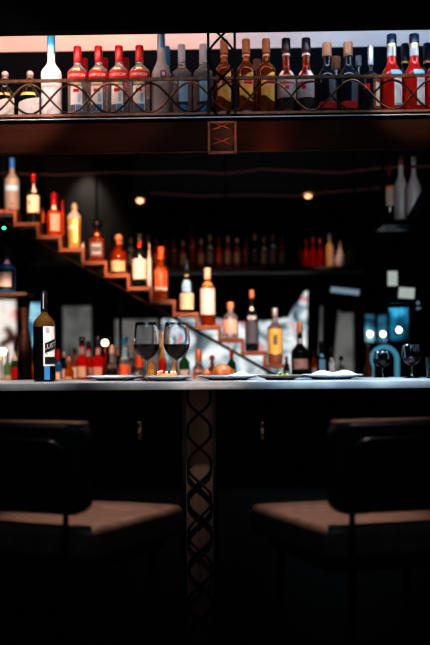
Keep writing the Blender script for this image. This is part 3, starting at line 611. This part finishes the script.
# ---------------- ceiling things
def downlight(px, py, lab):
    p = atz(px, py, ZC); t = thing('ceiling_light', lab, 'light', (p.x, p.y, ZC))
    link('trim_ring', lathe([(.07, 0), (.07, -.006), (.05, -.008), (.05, 0)], 24), STEEL, t)
    link('lens', lathe([(0, -.038), (.018, -.036), (.030, -.024), (.034, -.008), (0, -.004)], 24), mat('lens_glow', (1, .9, .8), .4, emis=(1, .46, .24), es=2), t)
downlight(140, 199, 'small round downlight in the dark ceiling above the centre left')
downlight(308, 194, 'small round downlight in the dark ceiling above the far red bottles')
CAB = mat('cable_faint_glow', (.34, .15, .12), .5, noise=.3, emis=(1, .42, .32), es=.04)  # slight emission makes the unlit cables show
for k, (pts, lab) in enumerate(((((-10, 173), (30, 174), (60, 175), (110, 172.5), (150, 173), (190, 171.5), (225, 174), (262, 169), (300, 171), (340, 173), (380, 168), (440, 166)), 'faint brownish cable sagging across the dark ceiling, the nearer one'),
                    (((150, 193), (200, 196), (250, 195), (300, 196), (330, 192), (370, 189), (400, 184)), 'faint brownish cable across the dark ceiling, the farther one'))):
    Yc = 6.6+k*.9; bm = tube([at(x, y, Yc) for x, y in pts], .004, 6)
    pp = [at(x, y, Yc) for x, y in pts]
    o = bpy.data.objects.new('ceiling_cable', None); COL.objects.link(o); tag(o, lab, 'cable'); o.location = pp[0]
    link('cable_run', local(bm, o), CAB, o)
    for q in pp[1::3]: link('drop_hanger', local(tube([q, (q.x, q.y, ZC)], .003, 5), o), IRONB, o)
xa_, xb_ = at(28, 200, 7.0).x, at(132, 200, 7.0).x
struct('trim_4', B(xa_, xb_, 7.0, 7.3, at(90, 262, 7).z, ZC-.001), mat('drop_box_grey', (.03, .029, .027), .8, noise=.2))  # ceiling drop box, added and widened to catch the soft downlight glow
# ---------------- curtains
def curtain(name, lab, pts_top, pts_bot, Y, folds=10):
    bm = bmesh.new(); n = 60; m = 14; g = []
    def ip(P, t):
        t = t*(len(P)-1); i = min(int(t), len(P)-2); f = t-i; f = f*f*(3-2*f)
        return P[i][0]+(P[i+1][0]-P[i][0])*(t-i), P[i][1]+(P[i+1][1]-P[i][1])*f
    for i in range(n+1):
        a = ip(pts_top, i/n); b = ip(pts_bot, i/n); col = []
        for j in range(m+1):
            s = j/m; p = at(a[0]+(b[0]-a[0])*s, a[1]+(b[1]-a[1])*s, Y); p.y += .04*math.sin(i/n*folds*2*PI+s*1.5); col.append(bm.verts.new(p))
        g.append(col)
    for i in range(n):
        for j in range(m): bm.faces.new((g[i][j], g[i+1][j], g[i+1][j+1], g[i][j+1]))
    return tag(link(name, bm, CURT), lab, 'curtain')
curtain('swag_curtain', 'black draped cloth hanging above the pale far window', [(157, 280), (362, 277)], [(157, 319), (185, 318), (215, 318), (240, 322), (264, 321), (287, 318), (297, 303), (306, 291), (318, 292), (330, 306), (345, 313), (362, 312)], 8.2)
curtain('drop_curtain', 'narrow black drape hanging straight down, left of the gap in the far window', [(308, 286), (321, 286)], [(306, 392), (318, 392)], 8.1, 2)
curtain('drop_curtain', 'narrow black drape hanging straight down, right of the gap in the far window', [(323, 286), (340, 286)], [(322, 392), (332, 392)], 8.1, 2)
o = link('curtain_rail', tube([at(155, 279, 8.27), at(366, 278, 8.27)], .012), IRONB); tag(o, 'dark rail carrying the black draped cloth across the far window', 'rail')
for px in (190, 275, 360):
    q = at(px, 277, 8.2); 
# hanging notices and light panel at right
def panel(name, lab, cat, px, py, w, h, Y, m, rot=0, tilt=0):
    p = at(px, py, Y); t = thing(name, lab, cat, p); t.rotation_euler = (tilt, rot, 0); W = w/F*Y/2; H_ = h/F*Y/2
    link('sheet', B(-W, W, -.004, 0, -H_, H_, bev=.001), m, t, False)
    link('frame', B(-W-.006, W+.006, 0, .008, -H_-.006, H_+.006), BLACK, t, False)
    link('hanger', tube([(0, .004, H_), (0, .004, H_+.02)], .003), IRONB, t); return t
PAN = mat('glowing_paper', (.7, .72, .68), .6, emis=(.55, .62, .58), es=.32)  # paper cards given emission in place of light falling on them
PANB = mat('glowing_paper_blue', (.5, .6, .65), .6, emis=(.3, .42, .5), es=.3)  # emission for the light panel, put on the faint card as well
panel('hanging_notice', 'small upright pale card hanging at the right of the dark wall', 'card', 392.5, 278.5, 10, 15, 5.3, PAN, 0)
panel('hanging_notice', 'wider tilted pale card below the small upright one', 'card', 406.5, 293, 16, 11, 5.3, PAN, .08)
panel('light_panel', 'long thin bluish lit panel left of the hanging cards', 'light panel', 345, 291, 29, 6, 6.0, PANB, .12)
panel('hanging_notice', 'tiny faint card low on the far right wall', 'card', 416, 306, 8, 8, 5.8, PANB, -.3)
t = thing('service_frame', 'dark metal frame behind the bar at right holding the small hanging cards', 'frame', (at(430, 300, 5.35).x, 5.35, 0))
x0 = at(413, 300, 5.35).x-t.location.x
for x in (x0, .35): link('upright', B(x-.02, x+.02, 0, .04, 0, ZC), BLACK, t, False)
for py in (268, 283, 306): z = at(400, py, 5.35).z; link('cross_bar', B(at(388, 300, 5.35).x-t.location.x, .35, .0, .03, z-.008, z+.008), BLACK, t, False)
# small lights in the right window
def candle(px, py, lab):
    Y = 7.2; p = at(px, py, Y); t = thing('wall_sconce', lab, 'lamp', p)
    link('lamp_globe', lathe([(0, -.02), (.012, -.015), (.017, 0), (.012, .015), (0, .02)], 16), mat('sconce_glow', (1, .9, .8), .5, emis=(1, .86, .72), es=4), t)
    link('stem', tube([(0, 0, .018), (0, 0, ZC-p.z)], .003), IRONB, t)
candle(370, 334, 'pendant lamp with glowing globe, leftmost before the blue window'); candle(383, 334, 'pendant lamp with glowing globe, middle one before the blue window'); candle(399, 330, 'pendant lamp with glowing globe, rightmost before the blue window')
# blue ring frame, its blue light put in as emission
p = at(386, 380, 4.9); BL = mat('blue_glow_metal', (.14, .34, .42), .4, .2, emis=(.07, .20, .26), es=.45)
t = thing('ring_frame', 'round-topped blue ring frame standing on the back counter behind the dark wine glass', 'ring frame', (p.x, 4.95, ZK))
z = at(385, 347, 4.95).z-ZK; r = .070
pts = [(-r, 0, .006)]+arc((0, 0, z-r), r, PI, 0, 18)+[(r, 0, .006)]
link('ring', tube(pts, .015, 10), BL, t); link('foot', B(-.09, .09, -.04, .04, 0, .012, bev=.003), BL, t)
# ================================================================ ON THE BAR
def plate(px, w, Y, lab, m=PORC):
    x = at(px, 378, Y).x; R = w/2/F*Y
    t = thing('plate', lab, 'plate', (x, Y, ZT+.0005))
    link('plate_dish', lathe([(0, 0), (R*.6, 0), (R*.62, .003), (R*.9, .010), (R, .015), (R*.99, .017), (R*.88, .0125), (R*.6, .006), (0, .005)], 40), m, t); return t
plate(115.5, 60, 3.12, 'white plate on the worktop left of the wine glasses')
plate(168.5, 48, 3.00, 'grey-white plate with toast in front of the wine glasses')
plate(228, 63, 3.08, 'white plate holding bread and a napkin right of the wine glasses')
plate(280, 46, 3.02, 'dark plate with green salad left of the napkin plate', PORCD)
plate(331.5, 63, 3.08, 'white plate with a folded napkin at the right')
TOAST = mat('toast', (.50, .20, .08), .7, c2=(.75, .42, .18), nscale=60, bump=.5); CREAM = mat('cream', (.82, .68, .52), .6, noise=.15, nscale=60)
def food(name, lab, cat, px, w, h, Y, m, z=.006, lump=.18, sy=1, seed=1, dx=0):
    rnd = random.Random(seed); x = at(px, 375, Y).x; R = w/2/F*Y; bm = bmesh.new(); bmesh.ops.create_icosphere(bm, subdivisions=3, radius=1)
    ph = [rnd.uniform(0, 6) for _ in range(6)]
    for v in bm.verts:
        c = v.co; k = 1+lump*(math.sin(3*c.x+ph[0])*math.sin(4*c.y+ph[1])+.5*math.sin(7*c.z+ph[2]+5*c.x))
        v.co = Vector((c.x*R*k, c.y*R*sy*k, max(c.z*k, -.25)*h))
    mz = min(v.co.z for v in bm.verts)
    for v in bm.verts: v.co.z -= mz
    return tag(link(name, bm, m, loc=(x, Y, ZT+z)), lab, cat)
t = thing('toast', 'piece of toast topped with cream and garnish on the plate before the wine glasses', 'food', (at(167, 375, 3.0).x, 3.0, ZT+.0065))
bm = B(-.034, .034, -.03, .03, 0, .018, bev=.005); bmesh.ops.subdivide_edges(bm, edges=bm.edges, cuts=2)
for v in bm.verts: v.co += Vector((random.uniform(-1, 1), random.uniform(-1, 1), random.uniform(-1, 1)))*.0012
link('bread_slice', bm, TOAST, t)
for k in range(7):
    bm = bmesh.new(); bmesh.ops.create_icosphere(bm, subdivisions=2, radius=random.uniform(.005, .008)); c = Vector((-.026+k*.0088, random.uniform(-.02, -.004), .021+random.uniform(0, .004)))
    for v in bm.verts: v.co = v.co*(1+.15*math.sin(v.co.x*900))+c
    link('topping', bm, [CREAM, CREAM, C_RED, CREAM, G_GREEN, CREAM, CREAM][k], t)
food('roll', 'small brown roll at the left edge of the bread plate', 'bread', 207, 10, .022, 3.06, mat('crust', (.22, .07, .025), .5, c2=(.38, .15, .06), nscale=30), lump=.08, seed=2, z=.010)
food('bread', 'rounded brown bread bun on the plate right of the wine glasses', 'bread', 223, 23, .040, 3.10, MATS['crust'], lump=.06, seed=3, z=.0065)
def napkin(px, w, Y, lab, seed, h=.018):
    rnd = random.Random(seed); bm = bmesh.new(); n = 14; g = []; R = w/2/F*Y; a, b, c = [rnd.uniform(0, 6) for _ in range(3)]
    for i in range(n+1):
        row = []
        for j in range(n+1):
            u = i/n*2-1; v = j/n*2-1; e = max(0, 1-max(abs(u), abs(v))**3)
            z = h*(e*(.55+.3*math.sin(4*u+a)+.25*math.sin(5*v+b+3*u)))
            row.append(bm.verts.new((u*R*(1+.06*math.sin(5*v+c)), v*R*.6, max(z, 0)+.001)))
        g.append(row)
    for i in range(n):
        for j in range(n): bm.faces.new((g[i][j], g[i+1][j], g[i+1][j+1], g[i][j+1]))
    return tag(link('napkin', bm, CLOTH, loc=(at(px, 375, Y).x, Y-.0, ZT+.0145)), lab, 'napkin')
napkin(240, 26, 3.04, 'crumpled white napkin in front of the bread bun', 4, .012); napkin(334, 44, 3.08, 'crumpled white napkin on the rightmost plate', 6, .020)
# salad: uncountable leaves
bm = bmesh.new(); rnd = random.Random(3)
for k in range(90):
    a = rnd.uniform(0, 2*PI); r = abs(rnd.gauss(0, .028)); c = Vector((min(r, .040)*math.cos(a), min(r, .036)*math.sin(a), .002+rnd.uniform(0, .018)*(1-min(1, r/.06)))); s = rnd.uniform(.006, .011)
    M = Matrix.Rotation(rnd.uniform(0, 6), 3, 'Z') @ Matrix.Rotation(rnd.uniform(-.6, .6), 3, 'X')
    vs = [bm.verts.new(c+M @ Vector((x*s, y*s*.55, .15*s*(1-x*x)))) for x, y in ((-1, 0), (-.4, .9), (.5, .7), (1, 0), (.5, -.7), (-.4, -.9))]
    bm.faces.new(vs)
zm = min(v.co.z for v in bm.verts)
for v in bm.verts: v.co.z -= zm
tag(link('salad', bm, mat('lettuce', (.20, .34, .07), .5, c2=(.45, .48, .22), nscale=50), loc=(at(281, 375, 3.02).x, 3.02, ZT+.0065)), 'small heap of green salad leaves on the dark plate', 'salad', kind='stuff')
# wine glasses
def wglass(px, ytop, w, Y, lab, fillf, yb=None, m=WGLASS):
    p = at(px, ytop, Y); H = p.z-ZT-.0005; R = w/2/F*Y; t = thing('wine_glass', lab, 'wine glass', (p.x, Y, ZT+.0005))
    zb = H*.36; hb = H-zb
    def rb(f): return R*(math.sin(PI*min(1, (f*.98+.02)**.62*.62)))**.8*(1 if f < .45 else 1-.16*((f-.45)/.55)**2)
    rb_ = lambda f: R*min(1, (1-(1-min(f/.48, 1))**2.2)**.62)*(1 if f < .48 else 1-.17*((f-.48)/.52)**2)
    out = [(0, 0), (R*.78, 0), (R*.80, .0015), (R*.4, .004), (.004, .009), (.0032, zb*.5), (.0038, zb-.003)]
    fs = [.02, .06, .12, .2, .3, .4, .5, .6, .7, .8, .9, 1.0]
    out += [(rb_(f), zb+hb*f) for f in fs]
    inn = [(rb_(f)-.0011, zb+hb*f+.001) for f in fs[::-1][0:]]
    inn = [(r, z if i else H) for i, (r, z) in enumerate(inn)]
    out += [(max(r, .001), z) for r, z in inn]+[(0, zb+.004)]
    link('glass_bowl', lathe(out, 40), m, t)
    if fillf:
        fs2 = [f for f in fs if f < fillf]+[fillf]
        pr = [(0, zb+.0045)]+[(max(rb_(f)-.0005, .001), zb+hb*f+.0012) for f in fs2]+[(0, zb+hb*fillf+.0012)]
        link('wine', lathe(pr, 40), WINE, t)
    return t
wglass(146.5, 322.5, 26.5, 3.07, 'wine glass with dark red wine, left one of the close pair on the bar', .40)
wglass(176.5, 322.5, 26.5, 3.07, 'wine glass with dark red wine, right one of the close pair on the bar', .40)
wglass(411.5, 344, 20, 3.16, 'wine glass with a little red wine near the right end of the bar', .36)
wglass(382, 351, 18, 3.3, 'dark shadowed wine glass in front of the blue ring frame', .5)
p = at(433, 357, 3.1); t = thing('tumbler', 'clear straight tumbler cut off by the right edge of the photo', 'glass', (p.x, 3.1, ZT+.0005)); h = p.z-ZT
link('glass_wall', lathe([(0, 0), (.022, 0), (.025, h), (.0238, h), (.021, .006), (0, .006)], 32), WGLASS, t)
# tall labelled bottle
p = at(44, 291, 3.05); H = p.z-ZT; R = 22/2/F*3.05
t = bottle('sherry_bottle', 'tall dark bottle with white label and slanted black band standing on the bar at left', (p.x, 3.05, ZT+.0005), R, H, None, fill=((.012, .014, .016), (.22, .12, .04), .60), pw=1.35, zs=.61, zn=.765, rn=.30, cap=C_BLK, capf=.77, capr=1.08,  # amber above the fill also stands in for the gold shoulder reflection
    labels=((.17, .605, 6, 76, L_WHITE, dict(nz=14)), (.19, .27, 14, 74, L_BLK, dict(off=.0012)), (.535, .59, 18, 38, L_SILV, dict(off=.0012)), (.02, .17, 10, 40, L_BLUE), (.985, 1.0, -40, 40, L_CREAM), (.80, .97, -6, 8, L_SILV, dict(off=.0022))), seg=40)
P = Prof(R, H, .61, .765, .30); mainl = [c for c in t.children if c.name.startswith('label') and 'patch' not in c.name][0]
link('label_band', shell(P, .335, .445, 14, 75, off=.0012, slant=.05), L_BLK, mainl)
link('lettering', label_text(P, 'LUST', .39, .023, 43, off=.0019, slant=1.0, stretch=.85), L_WHITE, mainl)
link('lettering', label_text(P, 'v', .305, .012, 24, off=.0015), L_BLK, mainl)
# ================================================================ STOOLS
def stool(side, lab):
    a = math.radians(-20 if side > 0 else 16); n = atz(*((90, 527) if side > 0 else (328, 526)), .76)
    c = Vector((.18*side, -.19, 0)); rot = Matrix.Rotation(a, 3, 'Z'); o = n-rot @ c
    t = thing('bar_stool', lab, 'bar stool', (o.x, o.y, 0), a)
    link('seat', cushion([(-.18, -.19), (.18, -.19), (.25, .19), (-.25, .19)], .035, .075, .02, fn=lambda v: (v.x, v.y, v.z+.68), dome=.004), LEATH, t)
    link('seat_pan', cushion([(-.165, -.175), (.165, -.175), (.21, .17), (-.21, .17)], .04, .03, .008, fn=lambda v: (v.x, v.y, v.z+.651)), TUBEM, t)
    cv = lambda x: 1.1*x*x
    link('backrest', cushion([(-.167, 0), (.167, 0), (.167, .200), (-.167, .200)], .035, .055, .016, fn=lambda v: (v.x, -.225+v.z+cv(v.x), .783+v.y), dome=.003), LEATHD, t)
    link('backrest_lit_strip', cushion([(-.157, 0), (.157, 0), (.157, .016), (-.157, .016)], .007, .052, .006, fn=lambda v: (v.x, -.224+v.z+cv(v.x), .970+v.y)), LEATH, t)  # browner strip stands in for light catching the backrest top
    u = .135; pts = [(-u, -.236+cv(u), .665), (-u, -.236+cv(u), .90)]+[(x, -.236+cv(x), z) for x, y, z in [(-u+.04-.04*math.cos(q), 0, .90+.045*math.sin(q)) for q in (.3, .6, .9, 1.2, 1.5)]]
    pts += [(-x, y, z) for x, y, z in pts[::-1]]
    link('back_tube', tube(pts, .0065, 10), TUBEM, t)
    for sx in (-1, 1):
        link('leg', tube([(sx*u, -.236+cv(u), .675), (sx*(u+.0), -.235+cv(u), .60), (sx*.19, -.24, 0.002)], .011, 10), TUBEM, t)
        link('leg', tube([(sx*.17, .14, .66), (sx*.20, .20, .002)], .011, 10), TUBEM, t)
    link('foot_ring', tube([(.175, -.215, .28), (.187, .175, .28), (-.187, .175, .28), (-.175, -.215, .28)], .009, 8, closed=True), TUBEM, t)
    return t
stool(1, 'dark leather bar stool with low padded back standing at the left'); stool(-1, 'dark leather bar stool with low padded back standing at the right')
# ================================================================ LIGHTS
def spot(px, py, Yt, loc, w, col, ang, blend=.6, r=.03):
    l = bpy.data.lights.new('spot', 'SPOT'); l.energy = w; l.color = col; l.spot_size = math.radians(ang); l.spot_blend = blend; l.shadow_soft_size = r
    o = bpy.data.objects.new('spot', l); COL.objects.link(o); o.location = loc; tgt = at(px, py, Yt)
    o.rotation_euler = (tgt-Vector(loc)).to_track_quat('-Z', 'Y').to_euler(); return o
def area(loc, tgt, w, col, sx, sy):
    l = bpy.data.lights.new('area', 'AREA'); l.shape = 'RECTANGLE'; l.size = sx; l.size_y = sy; l.energy = w; l.color = col
    o = bpy.data.objects.new('area', l); COL.objects.link(o); o.location = loc; o.rotation_euler = (Vector(tgt)-Vector(loc)).to_track_quat('-Z', 'Y').to_euler(); return o
WARM = (1, .60, .40); COOL = (.62, .80, 1.0)
def strip(px0, px1, w, col):
    x0, x1 = at(px0, 60, 3.2).x, at(px1, 60, 3.2).x
    area(((x0+x1)/2, 3.185, zbm+.03), ((x0+x1)/2, 3.36, zr0), w, col, x1-x0, .02)
strip(-60, 130, .8, (1, .74, .64)); strip(130, 300, .2, (1, .70, .60)); strip(300, 480, .5, (.70, .82, 1))
spot(10, 92, 3.3, (-.85, 1.2, 2.05), 48, (1, .80, .72), 17)          # added low front spots without fixtures, brightening the gantry bottles
spot(115, 92, 3.3, (-.5, 1.2, 2.05), 9, (1, .78, .70), 17)
spot(190, 92, 3.3, (-.1, 1.2, 2.05), 2.5, (1, .74, .66), 18)
spot(270, 92, 3.3, (.3, 1.2, 2.05), 2.6, (1, .76, .68), 20)
spot(412, 92, 3.3, (.8, 1.2, 2.05), 22, (1, .90, .88), 13)
area((-.7, 3.45, 2.70), (-.7, 3.92, 2.50), 4.0, (1, .56, .46), 1.3, .05)   # behind the beam, on the pale band
area((.65, 3.45, 2.70), (.65, 3.92, 2.50), 2.2, (.55, .74, 1), 1.2, .05)
# stepped shelf
for (px, py, w, c) in ((20, 190, 110, WARM), (75, 226, 90, WARM), (130, 262, 125, WARM), (205, 300, 130, (1, .68, .52)), (270, 330, 110, (1, .74, .62))):
    q = at(px, py, YS); spot(px, py, YS, (q.x+.15, 3.6, zf+.108), w*.48, c, 22, .8, .02); spot(px, py, YS, (q.x+.1, 4.2, 2.66), w*.25, c, 24, .8)
# low back counter
for (px, w, c) in ((25, 16, WARM), (90, 18, (1, .58, .42)), (165, 14, (1, .62, .45)), (225, 8, (1, .7, .55)), (320, 9, (.9, .85, .85)), (395, 6, (.35, .7, 1))):
    q = at(px, 365, 4.75); spot(px, 365, 4.75, (q.x+.1, 3.6, 1.75), w*1.6, c, 24, .8, .02)
# bar top and stools
spot(40, 380, 3.05, (-.5, 2.2, 2.7), 130, (1, .88, .82), 20)
spot(180, 380, 3.05, (-.1, 2.2, 2.7), 150, (1, .90, .86), 24)
spot(340, 380, 3.05, (.4, 2.2, 2.7), 260, (.72, .86, 1), 26)
for px, s in ((100, -1), (330, 1)):
    q = atz(px, 515, .76); o = spot(px, 515, q.y, (q.x, q.y+.35, 2.7), 120, (1, .80, .70), 18, .9)
area((0, .4, 2.6), (0, 3, 1.0), 4.5, (.5, .78, 1), 1.5, .6)  # added cool front fill for the stool backs
spot(200, 425, 2.9, (.0, 1.3, 1.0), 8.5, (1, .74, .60), 15, 1)          # added low warm spot to bring out pillar and hooks
for px in (139, 262.5): spot(px, 431, 2.89, (at(px, 431, 2.89).x, 1.9, 1.35), 3.0, (1, .80, .62), 4.5, .8)  # narrow added spot to brighten each hook
# low rack glow, far wash, red cluster
spot(268, 130, 3.2, (at(268, 135, 3.2).x, 3.0, 1.72), 1.6, (1, .42, .28), 44, 1)
spot(270, 134, 3.2, (at(270, 135, 3.2).x, 2.9, 1.72), 1.6, (1, .50, .36), 13, 1)
spot(226, 135, 3.2, (at(226, 135, 3.2).x, 2.9, 1.8), .9, (1, .45, .28), 26, 1)
spot(45, 132, 3.2, (-.6, 2.5, 1.8), .8, (1, .35, .22), 70)
q = at(310, 250, YD); spot(322, 255, YD, (q.x, 5.4, 2.2), 20, (1, .65, .55), 16)
q = at(210, 250, YD); spot(210, 255, YD, (q.x, 5.4, 2.2), 3.2, WARM, 50)
q = at(400, 185, YR); spot(402, 190, YR, (q.x, 3.9, 2.0), 1.2, (.9, .92, 1), 30)
q = at(88, 200, 7.0); spot(88, 215, 7.0, (q.x, 6.8, ZC-.05), 9.0, (.95, .86, .76), 60, 1)
w = bpy.data.worlds.new('world'); sc.world = w; w.use_nodes = True
w.node_tree.nodes['Background'].inputs[0].default_value = (.3, .4, .5, 1); w.node_tree.nodes['Background'].inputs[1].default_value = .055
sc.view_settings.view_transform = 'Standard'; sc.view_settings.look = 'High Contrast'
sc.view_settings.exposure = 0.75
sc.cycles.use_denoising = True; sc.cycles.max_bounces = 8; sc.cycles.sample_clamp_indirect = 4
